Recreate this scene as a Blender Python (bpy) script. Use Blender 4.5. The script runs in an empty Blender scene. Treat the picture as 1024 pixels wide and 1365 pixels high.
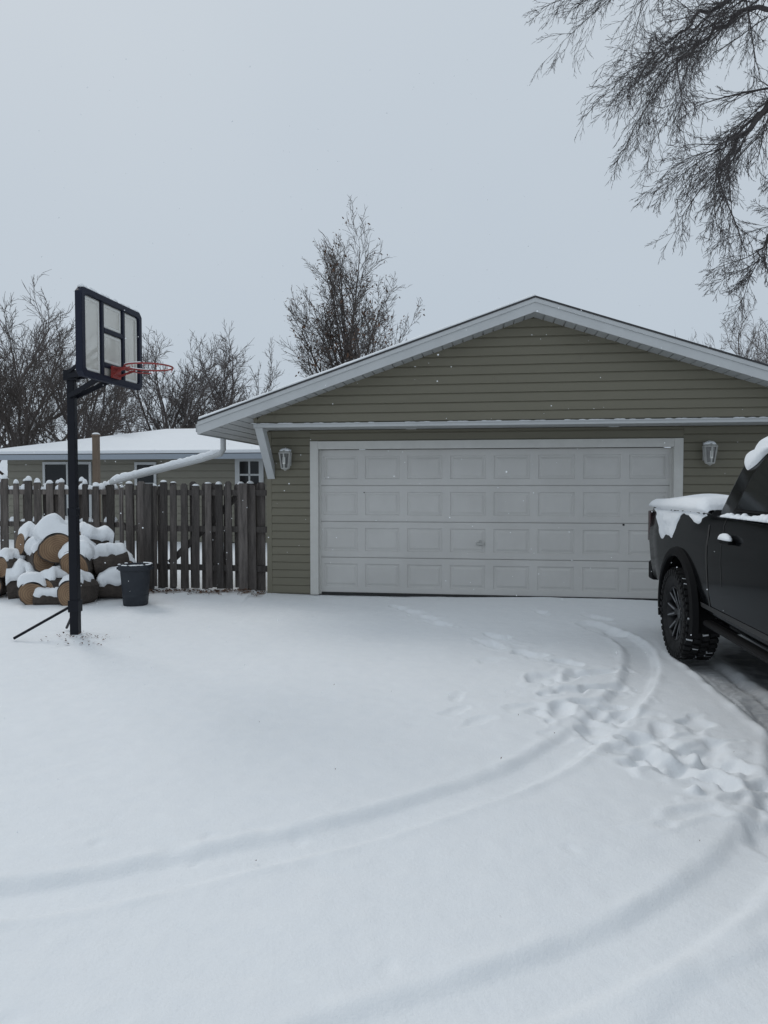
import bpy, math, random
import numpy as np
from mathutils import Vector, Matrix
R = math.radians
scene = bpy.context.scene
scene.view_settings.view_transform = 'Standard'
scene.view_settings.look = 'None'
scene.view_settings.exposure = 0

# ------------------------------------------------------------------ helpers
def link(o, parent=None):
    scene.collection.objects.link(o)
    if parent is not None:
        o.parent = parent
    return o
def empty(name, loc=(0, 0, 0), rotz=0, parent=None):
    e = bpy.data.objects.new(name, None)
    e.location = loc
    e.rotation_euler = (0, 0, rotz)
    e.empty_display_size = 0.2
    return link(e, parent)
def mesh(name, verts, faces, mat=None, parent=None, smooth=False, split=None):
    me = bpy.data.meshes.new(name)
    me.from_pydata([tuple(v) for v in verts], [], faces)
    me.validate()
    me.update()
    if mat is not None:
        for m in (mat if isinstance(mat, (list, tuple)) else [mat]):
            me.materials.append(m)
    if smooth:
        me.polygons.foreach_set('use_smooth', [True] * len(me.polygons))
    o = bpy.data.objects.new(name, me)
    link(o, parent)
    if split:
        m = o.modifiers.new('es', 'EDGE_SPLIT'); m.split_angle = R(split)
    return o
class MB:
    def __init__(s): s.v = []; s.f = []
    def add(s, vs, fs):
        b = len(s.v); s.v += [tuple(v) for v in vs]; s.f += [tuple(i + b for i in f) for f in fs]
    def box(s, x0, x1, y0, y1, z0, z1, M=None):
        vs = [Vector(p) for p in [(x0,y0,z0),(x1,y0,z0),(x1,y1,z0),(x0,y1,z0),(x0,y0,z1),(x1,y0,z1),(x1,y1,z1),(x0,y1,z1)]]
        if M is not None: vs = [M @ v for v in vs]
        s.add(vs, [(3,2,1,0),(4,5,6,7),(0,1,5,4),(1,2,6,5),(2,3,7,6),(3,0,4,7)])
    def beam(s, a, b, w, h, up=(0,0,1)):
        a = Vector(a); b = Vector(b); d = (b-a); L = d.length; d.normalize()
        up = Vector(up); sx = d.cross(up)
        if sx.length < 1e-4: sx = d.cross(Vector((1,0,0)))
        sx.normalize(); uz = sx.cross(d)
        vs = []
        for p in (a, b):
            for i, j in ((-1,-1),(1,-1),(1,1),(-1,1)):
                vs.append(p + sx*(i*w/2) + uz*(j*h/2))
        s.add(vs, [(3,2,1,0),(4,5,6,7),(0,1,5,4),(1,2,6,5),(2,3,7,6),(3,0,4,7)])
    def tube(s, pts, rads, k=8, cap=True):
        vs = []; fs = []
        n = len(pts)
        pts = [Vector(p) for p in pts]
        ref = None
        for i in range(n):
            d = (pts[min(i+1,n-1)] - pts[max(i-1,0)])
            if d.length < 1e-7: d = Vector((0,0,1))
            d.normalize()
            if ref is None:
                ref = d.orthogonal().normalized()
            a = (ref - d*ref.dot(d))
            if a.length < 1e-4: a = d.orthogonal()
            a.normalize(); ref = a
            b = d.cross(a)
            r = rads[i] if isinstance(rads, (list, tuple)) else rads
            for j in range(k):
                t = 2*math.pi*j/k
                vs.append(pts[i] + a*(math.cos(t)*r) + b*(math.sin(t)*r))
        for i in range(n-1):
            for j in range(k):
                j2 = (j+1) % k
                fs.append((i*k+j, i*k+j2, (i+1)*k+j2, (i+1)*k+j))
        if cap:
            fs.append(tuple(range(k-1, -1, -1))); fs.append(tuple((n-1)*k+j for j in range(k)))
        s.add(vs, fs)
    def blob(s, c, rx, ry, rz, rng, ns=10, nr=5, flat=True, rot=0, amp=.15):
        vs = []; fs = []
        ca, sa = math.cos(rot), math.sin(rot)
        jit = [1 + rng.uniform(-amp, amp) for _ in range(ns)]
        for i in range(nr):
            ph = (math.pi/2)*i/nr if flat else -math.pi/2 + math.pi*(i+.5)/nr
            for j in range(ns):
                t = 2*math.pi*j/ns
                q = jit[j]
                x = math.cos(t)*math.cos(ph)*rx*q; y = math.sin(t)*math.cos(ph)*ry*q
                z = math.sin(ph)*rz*(1+rng.uniform(-amp, amp)*.4)
                vs.append((c[0]+x*ca-y*sa, c[1]+x*sa+y*ca, c[2]+z))
        vs.append((c[0], c[1], c[2]+rz))
        for i in range(nr-1):
            for j in range(ns):
                j2 = (j+1) % ns
                fs.append((i*ns+j, i*ns+j2, (i+1)*ns+j2, (i+1)*ns+j))
        for j in range(ns):
            fs.append(((nr-1)*ns+j, (nr-1)*ns+(j+1) % ns, nr*ns))
        fs.append(tuple(range(ns-1, -1, -1)))
        s.add(vs, fs)
    def make(s, name, mat, parent=None, smooth=False, bevel=0, split=None, sub=0):
        o = mesh(name, s.v, s.f, mat, parent, smooth)
        if bevel:
            m = o.modifiers.new('b', 'BEVEL'); m.width = bevel; m.segments = 2; m.limit_method = 'ANGLE'
        if sub:
            m = o.modifiers.new('s', 'SUBSURF'); m.levels = sub; m.render_levels = sub
        if split:
            m = o.modifiers.new('es', 'EDGE_SPLIT'); m.split_angle = R(split)
        return o

def mat(name, col, rough=.6, metal=0, spec=.5, noise=None, bump=None, island=0, trans=0, coat=0, stretch=(1,1,1)):
    m = bpy.data.materials.new(name); m.use_nodes = True
    nt = m.node_tree; N = nt.nodes; L = nt.links
    b = N['Principled BSDF']
    b.inputs['Base Color'].default_value = (*col, 1)
    b.inputs['Roughness'].default_value = rough
    b.inputs['Metallic'].default_value = metal
    b.inputs['Specular IOR Level'].default_value = spec
    b.inputs['Coat Weight'].default_value = coat
    b.inputs['Transmission Weight'].default_value = trans
    out = None
    if noise or bump:
        tc = N.new('ShaderNodeTexCoord'); mp = N.new('ShaderNodeMapping')
        L.new(tc.outputs['Object'], mp.inputs['Vector']); mp.inputs['Scale'].default_value = stretch
    if noise:
        n = N.new('ShaderNodeTexNoise'); n.inputs['Scale'].default_value = noise[0]
        n.inputs['Detail'].default_value = 4; n.inputs['Roughness'].default_value = .65
        L.new(mp.outputs[0], n.inputs['Vector'])
        mr = N.new('ShaderNodeMapRange'); mr.inputs['From Min'].default_value = .35; mr.inputs['From Max'].default_value = .68
        mr.inputs['To Max'].default_value = noise[1]
        L.new(n.outputs['Fac'], mr.inputs['Value'])
        mx = N.new('ShaderNodeMix'); mx.data_type = 'RGBA'
        mx.inputs[6].default_value = (*col, 1); mx.inputs[7].default_value = (*noise[2], 1)
        L.new(mr.outputs[0], mx.inputs[0]); out = mx.outputs[2]
    if island:
        g = N.new('ShaderNodeNewGeometry')
        mr2 = N.new('ShaderNodeMapRange'); mr2.inputs['To Min'].default_value = 1-island; mr2.inputs['To Max'].default_value = 1+island
        L.new(g.outputs['Random Per Island'], mr2.inputs['Value'])
        vm = N.new('ShaderNodeVectorMath'); vm.operation = 'SCALE'
        if out: L.new(out, vm.inputs[0])
        else: vm.inputs[0].default_value = col
        L.new(mr2.outputs[0], vm.inputs['Scale']); out = vm.outputs[0]
    if out: L.new(out, b.inputs['Base Color'])
    if bump:
        n2 = N.new('ShaderNodeTexNoise'); n2.inputs['Scale'].default_value = bump[0]; n2.inputs['Detail'].default_value = 3
        L.new(mp.outputs[0], n2.inputs['Vector'])
        bp = N.new('ShaderNodeBump'); bp.inputs['Strength'].default_value = bump[1]; bp.inputs['Distance'].default_value = .02
        L.new(n2.outputs['Fac'], bp.inputs['Height']); L.new(bp.outputs[0], b.inputs['Normal'])
    return m

# ------------------------------------------------------------------ materials
M_snow = mat('snow', (.86,.88,.90), .75, spec=.25, noise=(3,.25,(.80,.83,.87)), bump=(28,.35))
M_sid = mat('vinyl_siding', (.183,.170,.127), .55, spec=.35, noise=(2.2,.5,(.155,.145,.108)), stretch=(.3,.3,1))
M_sid2 = mat('house_siding', (.22,.208,.168), .6, noise=(1.5,.5,(.185,.172,.14)))
M_white = mat('white_trim', (.52,.535,.54), .5, noise=(4,.5,(.44,.455,.46)))
M_frame = mat('door_frame_paint', (.60,.595,.565), .5, noise=(5,.5,(.50,.49,.465)))
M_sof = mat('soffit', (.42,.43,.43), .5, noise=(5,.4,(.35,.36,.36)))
M_door = mat('garage_door_paint', (.58,.57,.55), .45, noise=(1.3,.7,(.50,.49,.47)), bump=(60,.05))
M_black = mat('black_rubber', (.02,.02,.02), .7)
M_shing = mat('shingles', (.05,.05,.052), .9, bump=(50,.5))
M_fence = mat('weathered_wood', (.125,.110,.102), .85, noise=(7,.9,(.045,.039,.036)), bump=(30,.5), island=.5, stretch=(3,3,.35))
M_fence2 = mat('weathered_wood_light', (.14,.12,.108), .85, noise=(7,.9,(.052,.045,.04)), bump=(30,.5), island=.5, stretch=(3,3,.35))
M_bark = mat('bark', (.075,.06,.05), .9, noise=(7,.8,(.035,.028,.024)), bump=(22,.8))
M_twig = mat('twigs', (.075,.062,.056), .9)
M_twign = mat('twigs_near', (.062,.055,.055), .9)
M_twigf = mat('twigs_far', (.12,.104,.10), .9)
M_leafb = mat('dead_leaves', (.12,.065,.04), .8, island=.4)
M_navy = mat('navy_powder_coat', (.0065,.0075,.012), .5, spec=.22, noise=(8,.5,(.011,.012,.018)))
M_navy2 = mat('navy_plastic', (.007,.010,.024), .5, spec=.25, noise=(8,.5,(.012,.016,.034)))
M_red = mat('rim_red', (.34,.04,.035), .5, noise=(30,.7,(.16,.04,.035)))
M_glass = mat('window_glass', (.010,.012,.014), .08, spec=.35)
M_paint = mat('truck_paint', (.003,.0034,.004), .14, spec=.06, coat=.03, noise=(5,.6,(.006,.0064,.007)))
M_plast = mat('black_plastic', (.006,.006,.0065), .65, spec=.12)
M_tire = mat('tire_rubber', (.012,.012,.012), .85, spec=.2, noise=(14,.7,(.03,.03,.032)))
M_rim = mat('wheel_black', (.010,.010,.011), .3, spec=.3)
M_alu = mat('machined_metal', (.35,.36,.38), .35, metal=.9)
M_tail = mat('tail_lamp', (.035,.005,.005), .2, coat=.2)
M_lamp = mat('lantern_metal', (.44,.44,.42), .45, noise=(20,.5,(.3,.3,.29)))
M_lglass = mat('lantern_glass', (.10,.10,.10), .1, spec=.8, noise=(15,.8,(.2,.2,.19)))
M_bulb = mat('lantern_bulb', (.7,.7,.66), .4)
M_bin = mat('bin_plastic', (.026,.030,.038), .55, spec=.25, noise=(6,.6,(.042,.047,.055)))

M_acr = bpy.data.materials.new('acrylic'); M_acr.use_nodes = True
nt = M_acr.node_tree; N = nt.nodes; L = nt.links
tr = N.new('ShaderNodeBsdfTransparent'); mx = N.new('ShaderNodeMixShader'); mx.inputs[0].default_value = .72
N['Principled BSDF'].inputs['Base Color'].default_value = (.66,.65,.60,1); N['Principled BSDF'].inputs['Roughness'].default_value = .3
tc = N.new('ShaderNodeTexCoord'); nz = N.new('ShaderNodeTexNoise'); nz.inputs['Scale'].default_value = 3; L.new(tc.outputs['Object'], nz.inputs['Vector'])
mr = N.new('ShaderNodeMapRange'); mr.inputs['To Min'].default_value = .4; mr.inputs['To Max'].default_value = .95
L.new(nz.outputs['Fac'], mr.inputs['Value']); L.new(mr.outputs[0], mx.inputs[0])
L.new(tr.outputs[0], mx.inputs[1]); L.new(N['Principled BSDF'].outputs[0], mx.inputs[2]); L.new(mx.outputs[0], N['Material Output'].inputs[0])

M_end = bpy.data.materials.new('cut_wood'); M_end.use_nodes = True
nt = M_end.node_tree; N = nt.nodes; L = nt.links
tc = N.new('ShaderNodeTexCoord'); wv = N.new('ShaderNodeTexWave'); wv.wave_type = 'RINGS'; wv.rings_direction = 'X'
wv.inputs['Scale'].default_value = 11; wv.inputs['Distortion'].default_value = 2.5; wv.inputs['Detail'].default_value = 3
L.new(tc.outputs['Object'], wv.inputs['Vector'])
cr = N.new('ShaderNodeValToRGB'); cr.color_ramp.elements[0].color = (.13,.075,.045,1); cr.color_ramp.elements[1].color = (.36,.24,.14,1)
nz = N.new('ShaderNodeTexNoise'); nz.inputs['Scale'].default_value = 7; nz.inputs['Detail'].default_value = 4
L.new(tc.outputs['Object'], nz.inputs['Vector'])
mm = N.new('ShaderNodeMath'); mm.operation = 'MULTIPLY_ADD'; mm.inputs[1].default_value = .35
L.new(wv.outputs['Fac'], mm.inputs[0]); L.new(nz.outputs['Fac'], mm.inputs[2])
sb = N.new('ShaderNodeMath'); sb.operation = 'SUBTRACT'; sb.inputs[1].default_value = .25; L.new(mm.outputs[0], sb.inputs[0]); L.new(sb.outputs[0], cr.inputs[0])
L.new(cr.outputs[0], N['Principled BSDF'].inputs['Base Color']); N['Principled BSDF'].inputs['Roughness'].default_value = .85

# ------------------------------------------------------------------ world / light
SUN_EL, SUN_AZ = 40, -40
w = bpy.data.worlds.new('World'); scene.world = w; w.use_nodes = True
nt = w.node_tree; N = nt.nodes; L = nt.links
bg = N['Background']; sky = N.new('ShaderNodeTexSky'); sky.sky_type = 'NISHITA'; sky.sun_disc = False
sky.sun_elevation = R(SUN_EL); sky.sun_rotation = R(SUN_AZ); sky.air_density = 1.5; sky.dust_density = 2
L.new(sky.outputs[0], bg.inputs[0]); bg.inputs[1].default_value = .06
bg2 = N.new('ShaderNodeBackground')
tc = N.new('ShaderNodeTexCoord'); sp = N.new('ShaderNodeSeparateXYZ'); L.new(tc.outputs['Generated'], sp.inputs[0])
cr = N.new('ShaderNodeValToRGB')
cr.color_ramp.elements[0].position = 0; cr.color_ramp.elements[0].color = (.49,.565,.65,1)
cr.color_ramp.elements[1].position = .75; cr.color_ramp.elements[1].color = (.595,.655,.715,1)
nz = N.new('ShaderNodeTexNoise'); nz.inputs['Scale'].default_value = 2.2; nz.inputs['Detail'].default_value = 3
L.new(tc.outputs['Generated'], nz.inputs['Vector'])
ma = N.new('ShaderNodeMath'); ma.operation = 'MULTIPLY_ADD'; ma.inputs[1].default_value = .4
L.new(nz.outputs['Fac'], ma.inputs[0]); L.new(sp.outputs['Z'], ma.inputs[2])
sb = N.new('ShaderNodeMath'); sb.operation = 'SUBTRACT'; sb.inputs[1].default_value = .19
L.new(ma.outputs[0], sb.inputs[0]); L.new(sb.outputs[0], cr.inputs[0])
L.new(cr.outputs[0], bg2.inputs[0]); bg2.inputs[1].default_value = 1.0
ms = N.new('ShaderNodeMixShader'); ms.inputs[0].default_value = .95
L.new(bg.outputs[0], ms.inputs[1]); L.new(bg2.outputs[0], ms.inputs[2]); L.new(ms.outputs[0], N['World Output'].inputs[0])
sl = bpy.data.lights.new('sun', 'SUN'); sl.energy = .70; sl.angle = R(18); sl.color = (1,.97,.93)
so = bpy.data.objects.new('sun', sl); link(so)
az = R(SUN_AZ); el = R(SUN_EL)
sd = Vector((math.sin(az)*math.cos(el), math.cos(az)*math.cos(el), math.sin(el)))
so.rotation_euler = sd.to_track_quat('Z', 'Y').to_euler(); so.location = sd*40

# ------------------------------------------------------------------ camera
cam = bpy.data.cameras.new('camera'); co = bpy.data.objects.new('camera', cam); link(co)
cam.sensor_fit = 'VERTICAL'; cam.sensor_height = 36; cam.lens = 24.95; cam.clip_end = 2000
co.location = (0, 0, 1.56); co.rotation_euler = (R(90-2.09), 0, 0); scene.camera = co

# ------------------------------------------------------------------ ground
def vnoise(x, y, sc, seed):
    rs = np.random.RandomState(seed); T = rs.rand(256, 256)
    X = x/sc; Y = y/sc
    xi = np.floor(X).astype(int); yi = np.floor(Y).astype(int)
    fx = X-xi; fy = Y-yi; fx = fx*fx*(3-2*fx); fy = fy*fy*(3-2*fy)
    g = lambda a, b: T[a % 256, b % 256]
    return (g(xi,yi)*(1-fx)+g(xi+1,yi)*fx)*(1-fy)+(g(xi,yi+1)*(1-fx)+g(xi+1,yi+1)*fx)*fy - .5
def catmull(P, n=8):
    P = [np.array(p, float) for p in P]; P = [2*P[0]-P[1]]+P+[2*P[-1]-P[-2]]; out = []
    for i in range(1, len(P)-2):
        for k in range(n):
            t = k/n
            out.append(.5*((2*P[i])+(-P[i-1]+P[i+1])*t+(2*P[i-1]-5*P[i]+4*P[i+1]-P[i+2])*t*t+(-P[i-1]+3*P[i]-3*P[i+1]+P[i+2])*t**3))
    out.append(P[-2]); return np.array(out)
def dist_poly(x, y, P):
    best = np.full(x.shape, 1e9); arc = np.zeros(x.shape); sgn = np.zeros(x.shape); acc = 0
    for a, b in zip(P[:-1], P[1:]):
        d = b-a; L2 = d@d; l = math.sqrt(L2)
        t = np.clip(((x-a[0])*d[0]+(y-a[1])*d[1])/L2, 0, 1)
        px = a[0]+t*d[0]; py = a[1]+t*d[1]
        dd = np.hypot(x-px, y-py); m = dd < best
        best = np.where(m, dd, best); arc = np.where(m, acc+t*l, arc)
        sgn = np.where(m, np.sign(d[0]*(y-a[1])-d[1]*(x-a[0])), sgn); acc += l
    return best, arc, sgn
def geo(a, b, n): return list(np.geomspace(a, b, n))
xs = np.concatenate([-np.array(geo(9.2, 600, 22))[::-1], np.arange(-9, -3.2, .07), np.arange(-3.2, 3.64, .018), np.arange(3.66, 8, .08), np.array(geo(8.2, 600, 22))])
ys = np.concatenate([-np.array(geo(2, 400, 14))[::-1], np.arange(-1.5, 1.4, .15), np.arange(1.4, 5.5, .016), np.arange(5.5, 9.6, .022), np.arange(9.6, 14, .08), np.array(geo(14.3, 900, 26))])
X, Y = np.meshgrid(xs, ys)
Z = .05*vnoise(X,Y,2.3,1)+.022*vnoise(X,Y,.8,2)+.009*vnoise(X,Y,.28,3)+.0035*vnoise(X,Y,.1,4)+.002*vnoise(X,Y,.045,14)
wob = .05*vnoise(X,Y,.35,7)+.03*vnoise(X,Y,.12,8)
rutA = catmull([(-8,1.2),(-5,1.9),(-3,2.28),(-1.47,2.60),(-.82,2.84),(-.21,3.15),(.33,3.50),(.90,4.0),(1.44,4.68),(2.0,5.6),(2.33,6.4),(2.45,7.1),(2.3,7.9)])
rutA2 = catmull([(-4,.9),(-2,1.35),(-.6,1.72),(.0,1.95),(.6,2.22),(1.07,2.5),(1.6,2.98),(2.1,3.6),(2.55,4.4),(2.8,5.2)])
rutB = catmull([(.2,1.2),(.75,1.85),(1.3,2.22),(2.2,2.6),(3.5,2.9)])
truckL = catmull([(2.86,6.55),(2.73,5.4),(2.60,4.3),(2.48,3.2),(2.3,1.5)])
bare = np.zeros_like(X); brown = np.zeros_like(X)
def rut(P, wdt, dep, rim=.012, tread=0):
    global Z
    d, arc, sg = dist_poly(X, Y, P)
    dw = np.abs(d + wob*wdt*4*(1-tread*.7))
    prof = 1/(1+(dw/wdt)**7)
    rn = (1+1.6*vnoise(X,Y,.13,12))
    Z = Z*(1-.3*prof) - dep*prof*(1+.6*vnoise(X,Y,.35,11)) + rim*np.exp(-((d-wdt*1.35)/.04)**2)*rn
    c = d*sg/wdt
    lug = (np.sin(arc*2*math.pi/.055+np.abs(c)*2.6)>0.15)*(np.abs(np.abs(c)-.5)>.07)
    k = .014 if tread else .0018
    Z -= k*lug*(d < wdt*.9)
    return prof
rut(rutA, .115, .032, .010)
dA, aA, sA = dist_poly(X, Y, rutA)
Z -= .010*np.exp(-((dA*sA+.13)/.014)**2)*(1+vnoise(X,Y,.3,31))
rut(rutA2, .115, .026, .010)
rut(rutB, .10, .012, .006)
pr = rut(truckL, .15, .050, .014, tread=1)
bare += .22*pr
rng = random.Random(5)
def foot(x, y, ang, dep=.03, l=.15, wd=.062, rim=.008):
    global Z
    m = (np.abs(X-x) < .6) & (np.abs(Y-y) < .6)
    ca, sa = math.cos(ang), math.sin(ang)
    dx = X[m]-x; dy = Y[m]-y
    u = (dx*ca+dy*sa)/l; v = (-dx*sa+dy*ca)/wd
    q = np.sqrt(u*u+v*v)*(1+1.0*vnoise(X[m],Y[m],.10,21))
    Z[m] += -dep/(1+np.abs(q)**5) + rim*np.exp(-((q-1.45)/.38)**2)
feet = [(.36,8.8,-1.1),(.62,8.05,-1.0),(.5,8.4,-1),(1.18,7.3,-1.0),(1.33,6.6,-.9),(1.62,6.25,-.9),(2.5,8.3,-1.4),(2.45,7.5,-1.3),(1.95,8.6,-1.5),(.22,9.2,-1.1),(1.05,7.0,-1),
        (1.40,5.4,.4),(1.25,5.0,1.2),(1.52,5.1,-.3),(1.7,5.5,.2),(1.35,4.55,1.4),(1.6,4.85,.8),(1.3,5.75,.9),(1.8,5.9,.3),(1.55,5.8,1.1)]
for x, y, a in feet:
    foot(x, y, a, dep=rng.uniform(.030,.045), l=rng.uniform(.14,.19), wd=rng.uniform(.06,.085), rim=.010)
for x, y, a in ((.50,4.95,1.1),(.62,4.72,.7),(.55,5.25,1.3)): foot(x, y, a, .012, .09, .045, .003)
for i in range(52):
    t = rng.random()
    x = 1.48+.78*t+rng.gauss(0,.20); y = 4.5-2.0*t+rng.gauss(0,.32)
    foot(x, y, rng.uniform(-.6,2.2), dep=rng.uniform(.012,.036), l=rng.uniform(.09,.17), wd=rng.uniform(.05,.09), rim=rng.uniform(.004,.012))
for i in range(16):
    foot(rng.uniform(.9,1.9), rng.uniform(4.4,6.4), rng.uniform(0,3), dep=rng.uniform(.006,.020), l=rng.uniform(.07,.14), wd=rng.uniform(.04,.07), rim=.004)
for i in range(9):
    foot(rng.uniform(-1.4,.9), rng.uniform(1.9,3.4), rng.uniform(0,3), dep=.006, l=.045, wd=.03, rim=.002)
tx = (X-3.66)*.9925+(Y-6.30)*(-.122); ty = (X-3.66)*(-.122)+(Y-6.30)*(-.9925)
um = 1/(1+np.exp(-(ty+.9)/.15))*1/(1+np.exp((ty-4.6)/.2))*1/(1+np.exp((np.abs(tx)-.60)/.05))
Z -= .03*um
bare = np.clip(bare + um*(.75+.8*vnoise(X,Y,.5,41)), 0, 1)
Z += .06*np.exp(-(((X+3.12)/.30)**2+((Y-7.2)/.25)**2))
Z += .06*(vnoise(X,Y,.5,51)+.3)*np.exp(-((Y-10.1)/.6)**2)*(X < -1.9)
fy = 10.18+.12-(X+.936)*.139-.26
brown = np.exp(-((Y-fy)/.18)**2)*(X < -1.72)*(X > -4.2)*np.clip(.5+2.4*vnoise(X,Y,.11,71),0,1)
dst = np.hypot(X, Y)
Z += np.clip((dst-40)/200, 0, 1)*.6*vnoise(X,Y,30,61)
nx, ny = len(xs), len(ys)
V = np.stack([X.ravel(), Y.ravel(), Z.ravel()], 1)
idx = np.arange(nx*ny).reshape(ny, nx)
F = np.stack([idx[:-1,:-1].ravel(), idx[:-1,1:].ravel(), idx[1:,1:].ravel(), idx[1:,:-1].ravel()], 1)
me = bpy.data.meshes.new('snow_ground')
me.vertices.add(len(V)); me.vertices.foreach_set('co', V.ravel())
me.loops.add(F.size); me.loops.foreach_set('vertex_index', F.ravel().astype(np.int32))
me.polygons.add(len(F)); me.polygons.foreach_set('loop_start', np.arange(0, F.size, 4, dtype=np.int32))
try: me.polygons.foreach_set('loop_total', np.full(len(F), 4, dtype=np.int32))
except Exception: pass
me.update(calc_edges=True); me.validate()
me.polygons.foreach_set('use_smooth', np.ones(len(F), dtype=bool))
at = me.attributes.new('bare', 'FLOAT', 'POINT'); at.data.foreach_set('value', bare.ravel().astype(np.float32))
at = me.attributes.new('brown', 'FLOAT', 'POINT'); at.data.foreach_set('value', brown.ravel().astype(np.float32))
go = bpy.data.objects.new('snow_ground', me); link(go)
M_g = bpy.data.materials.new('ground_snow'); M_g.use_nodes = True
nt = M_g.node_tree; N = nt.nodes; L = nt.links; b = N['Principled BSDF']
b.inputs['Roughness'].default_value = .8; b.inputs['Specular IOR Level'].default_value = .2
tc = N.new('ShaderNodeTexCoord')
n2 = N.new('ShaderNodeTexNoise'); n2.inputs['Scale'].default_value = 75; n2.inputs['Detail'].default_value = 3; n2.inputs['Roughness'].default_value = .7
n3 = N.new('ShaderNodeTexNoise'); n3.inputs['Scale'].default_value = 9; n3.inputs['Detail'].default_value = 3
for n in (n2, n3): L.new(tc.outputs['Object'], n.inputs['Vector'])
m1 = N.new('ShaderNodeMix'); m1.data_type = 'RGBA'; m1.inputs[6].default_value = (.83,.855,.88,1); m1.inputs[7].default_value = (.89,.905,.915,1)
L.new(n3.outputs['Fac'], m1.inputs[0])
a = N.new('ShaderNodeAttribute'); a.attribute_name = 'bare'
m2 = N.new('ShaderNodeMix'); m2.data_type = 'RGBA'; m2.inputs[7].default_value = (.13,.135,.145,1)
sb = N.new('ShaderNodeMath'); sb.operation = 'MULTIPLY_ADD'; sb.inputs[1].default_value = .8; sb.inputs[2].default_value = .6
L.new(n3.outputs['Fac'], sb.inputs[0])
mm = N.new('ShaderNodeMath'); mm.operation = 'MULTIPLY'; L.new(a.outputs['Fac'], mm.inputs[0]); L.new(sb.outputs[0], mm.inputs[1])
L.new(mm.outputs[0], m2.inputs[0]); L.new(m1.outputs[2], m2.inputs[6])
a3 = N.new('ShaderNodeAttribute'); a3.attribute_name = 'brown'
m3 = N.new('ShaderNodeMix'); m3.data_type = 'RGBA'; m3.inputs[7].default_value = (.20,.15,.11,1)
L.new(a3.outputs['Fac'], m3.inputs[0]); L.new(m2.outputs[2], m3.inputs[6]); L.new(m3.outputs[2], b.inputs['Base Color'])
b1 = N.new('ShaderNodeBump'); b1.inputs['Strength'].default_value = .5; b1.inputs['Distance'].default_value = .006
b2 = N.new('ShaderNodeBump'); b2.inputs['Strength'].default_value = .3; b2.inputs['Distance'].default_value = .02
L.new(n3.outputs['Fac'], b2.inputs['Height']); L.new(n2.outputs['Fac'], b1.inputs['Height']); L.new(b2.outputs[0], b1.inputs['Normal']); L.new(b1.outputs[0], b.inputs['Normal'])
me.materials.append(M_g)
def gz(x, y):
    i = min(max(int(np.searchsorted(xs, x)), 0), nx-1); j = min(max(int(np.searchsorted(ys, y)), 0), ny-1)
    return float(Z[j, i])

# ------------------------------------------------------------------ garage
G = empty('garage', (-.936, 10.18, 0), R(-8))
RU, RZ, SL = 2.96, 3.90, .335
UL, UR = -.745, 6.665
EL, ER = -1.41, 7.33
VF, VG, VB = -.95, -.60, 7.0
rz = lambda u: RZ - SL*abs(u-RU)
def siding(name, z0, z1, lf, rf, frame, mt, parent, course=.112, lap=.016):
    mb = MB(); z = z0
    while z < z1-1e-3:
        t = min(z+course, z1)
        l0, r0, l1, r1 = lf(z), rf(z), lf(t), rf(t)
        if r0-l0 < .02: break
        if r1 < l1: r1 = l1 = (r1+l1)/2
        zc = z+(t-z)*.80
        lc = l0+(l1-l0)*.8; rc = r0+(r1-r0)*.8
        mb.add([frame(l0,0,z),frame(r0,0,z),frame(r0,lap,z),frame(l0,lap,z),frame(rc,lap*.72,zc),frame(lc,lap*.72,zc),frame(r1,.001,t),frame(l1,.001,t)],
               [(0,1,2,3),(3,2,4,5),(5,4,6,7)])
        z = t
    return mb.make(name, mt, parent)
fr = lambda v: (lambda u, o, z: (u, v-o, z))
siding('siding_left_of_door', 0.02, 2.36, lambda z: UL+.04, lambda z: -.125, fr(0), M_sid, G, lap=.018)
siding('siding_right_of_door', 0.02, 2.36, lambda z: 4.975, lambda z: UR-.04, fr(0), M_sid, G, lap=.018)
siding('siding_above_door', 2.212, 2.36, lambda z: -.125, lambda z: 4.975, fr(0), M_sid, G)
siding('siding_gable', 2.42, 3.80, lambda z: max(UL, RU-(RZ-.16-z)/SL), lambda z: min(UR, RU+(RZ-.16-z)/SL), fr(VG), M_sid, G, course=.118, lap=.019)
siding('siding_side_wall', 0.02, 2.44, lambda z: .0, lambda z: VB, lambda u, o, z: (UL-o, u+.04, z), M_sid, G)
siding('siding_side_wall_far', 0.02, 2.44, lambda z: .0, lambda z: VB, lambda u, o, z: (UR+o, u+.04, z), M_sid, G)
mb = MB(); rg = random.Random(31)
z = 2.42; k = 0
while z < 3.6:
    u0 = max(UL, RU-(RZ-.16-z)/SL)+.2; u1 = min(UR, RU+(RZ-.16-z)/SL)-.2
    if k % 2 == 0 and u1 > u0:
        u = rg.uniform(u0, u1); mb.box(u, u+.004, VG-.021, VG-.014, z+.002, z+.09)
    z += .118; k += 1
mb.make('siding_joints', M_sid2, G)
mb = MB()
mb.box(UL, -.06, .002, .15, 0, 2.35); mb.box(4.91, UR, .002, .15, 0, 2.35); mb.box(-.06, 4.91, .002, .15, 2.09, 2.35)
mb.box(UL, UL+.1, .15, VB, 0, 2.45); mb.box(UR-.1, UR, .15, VB, 0, 2.45); mb.box(UL, UR, VB, VB+.1, 0, 2.35)
mb.add([(UL,VB+.05,2.35),(UR,VB+.05,2.35),(RU,VB+.05,RZ-.1)], [(0,1,2)])
mb.add([(UL,VG+.02,2.37),(UR,VG+.02,2.37),(UR,VG+.02,rz(UR)-.17),(RU,VG+.02,RZ-.17),(UL,VG+.02,rz(UL)-.17)], [(0,1,2,3,4)])
for u in (UL+.002, UR-.002): mb.add([(u,VG,2.37),(u,.1,2.37),(u,.1,rz(u)-.17),(u,VG,rz(u)-.17)], [(0,1,2,3)])
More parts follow.
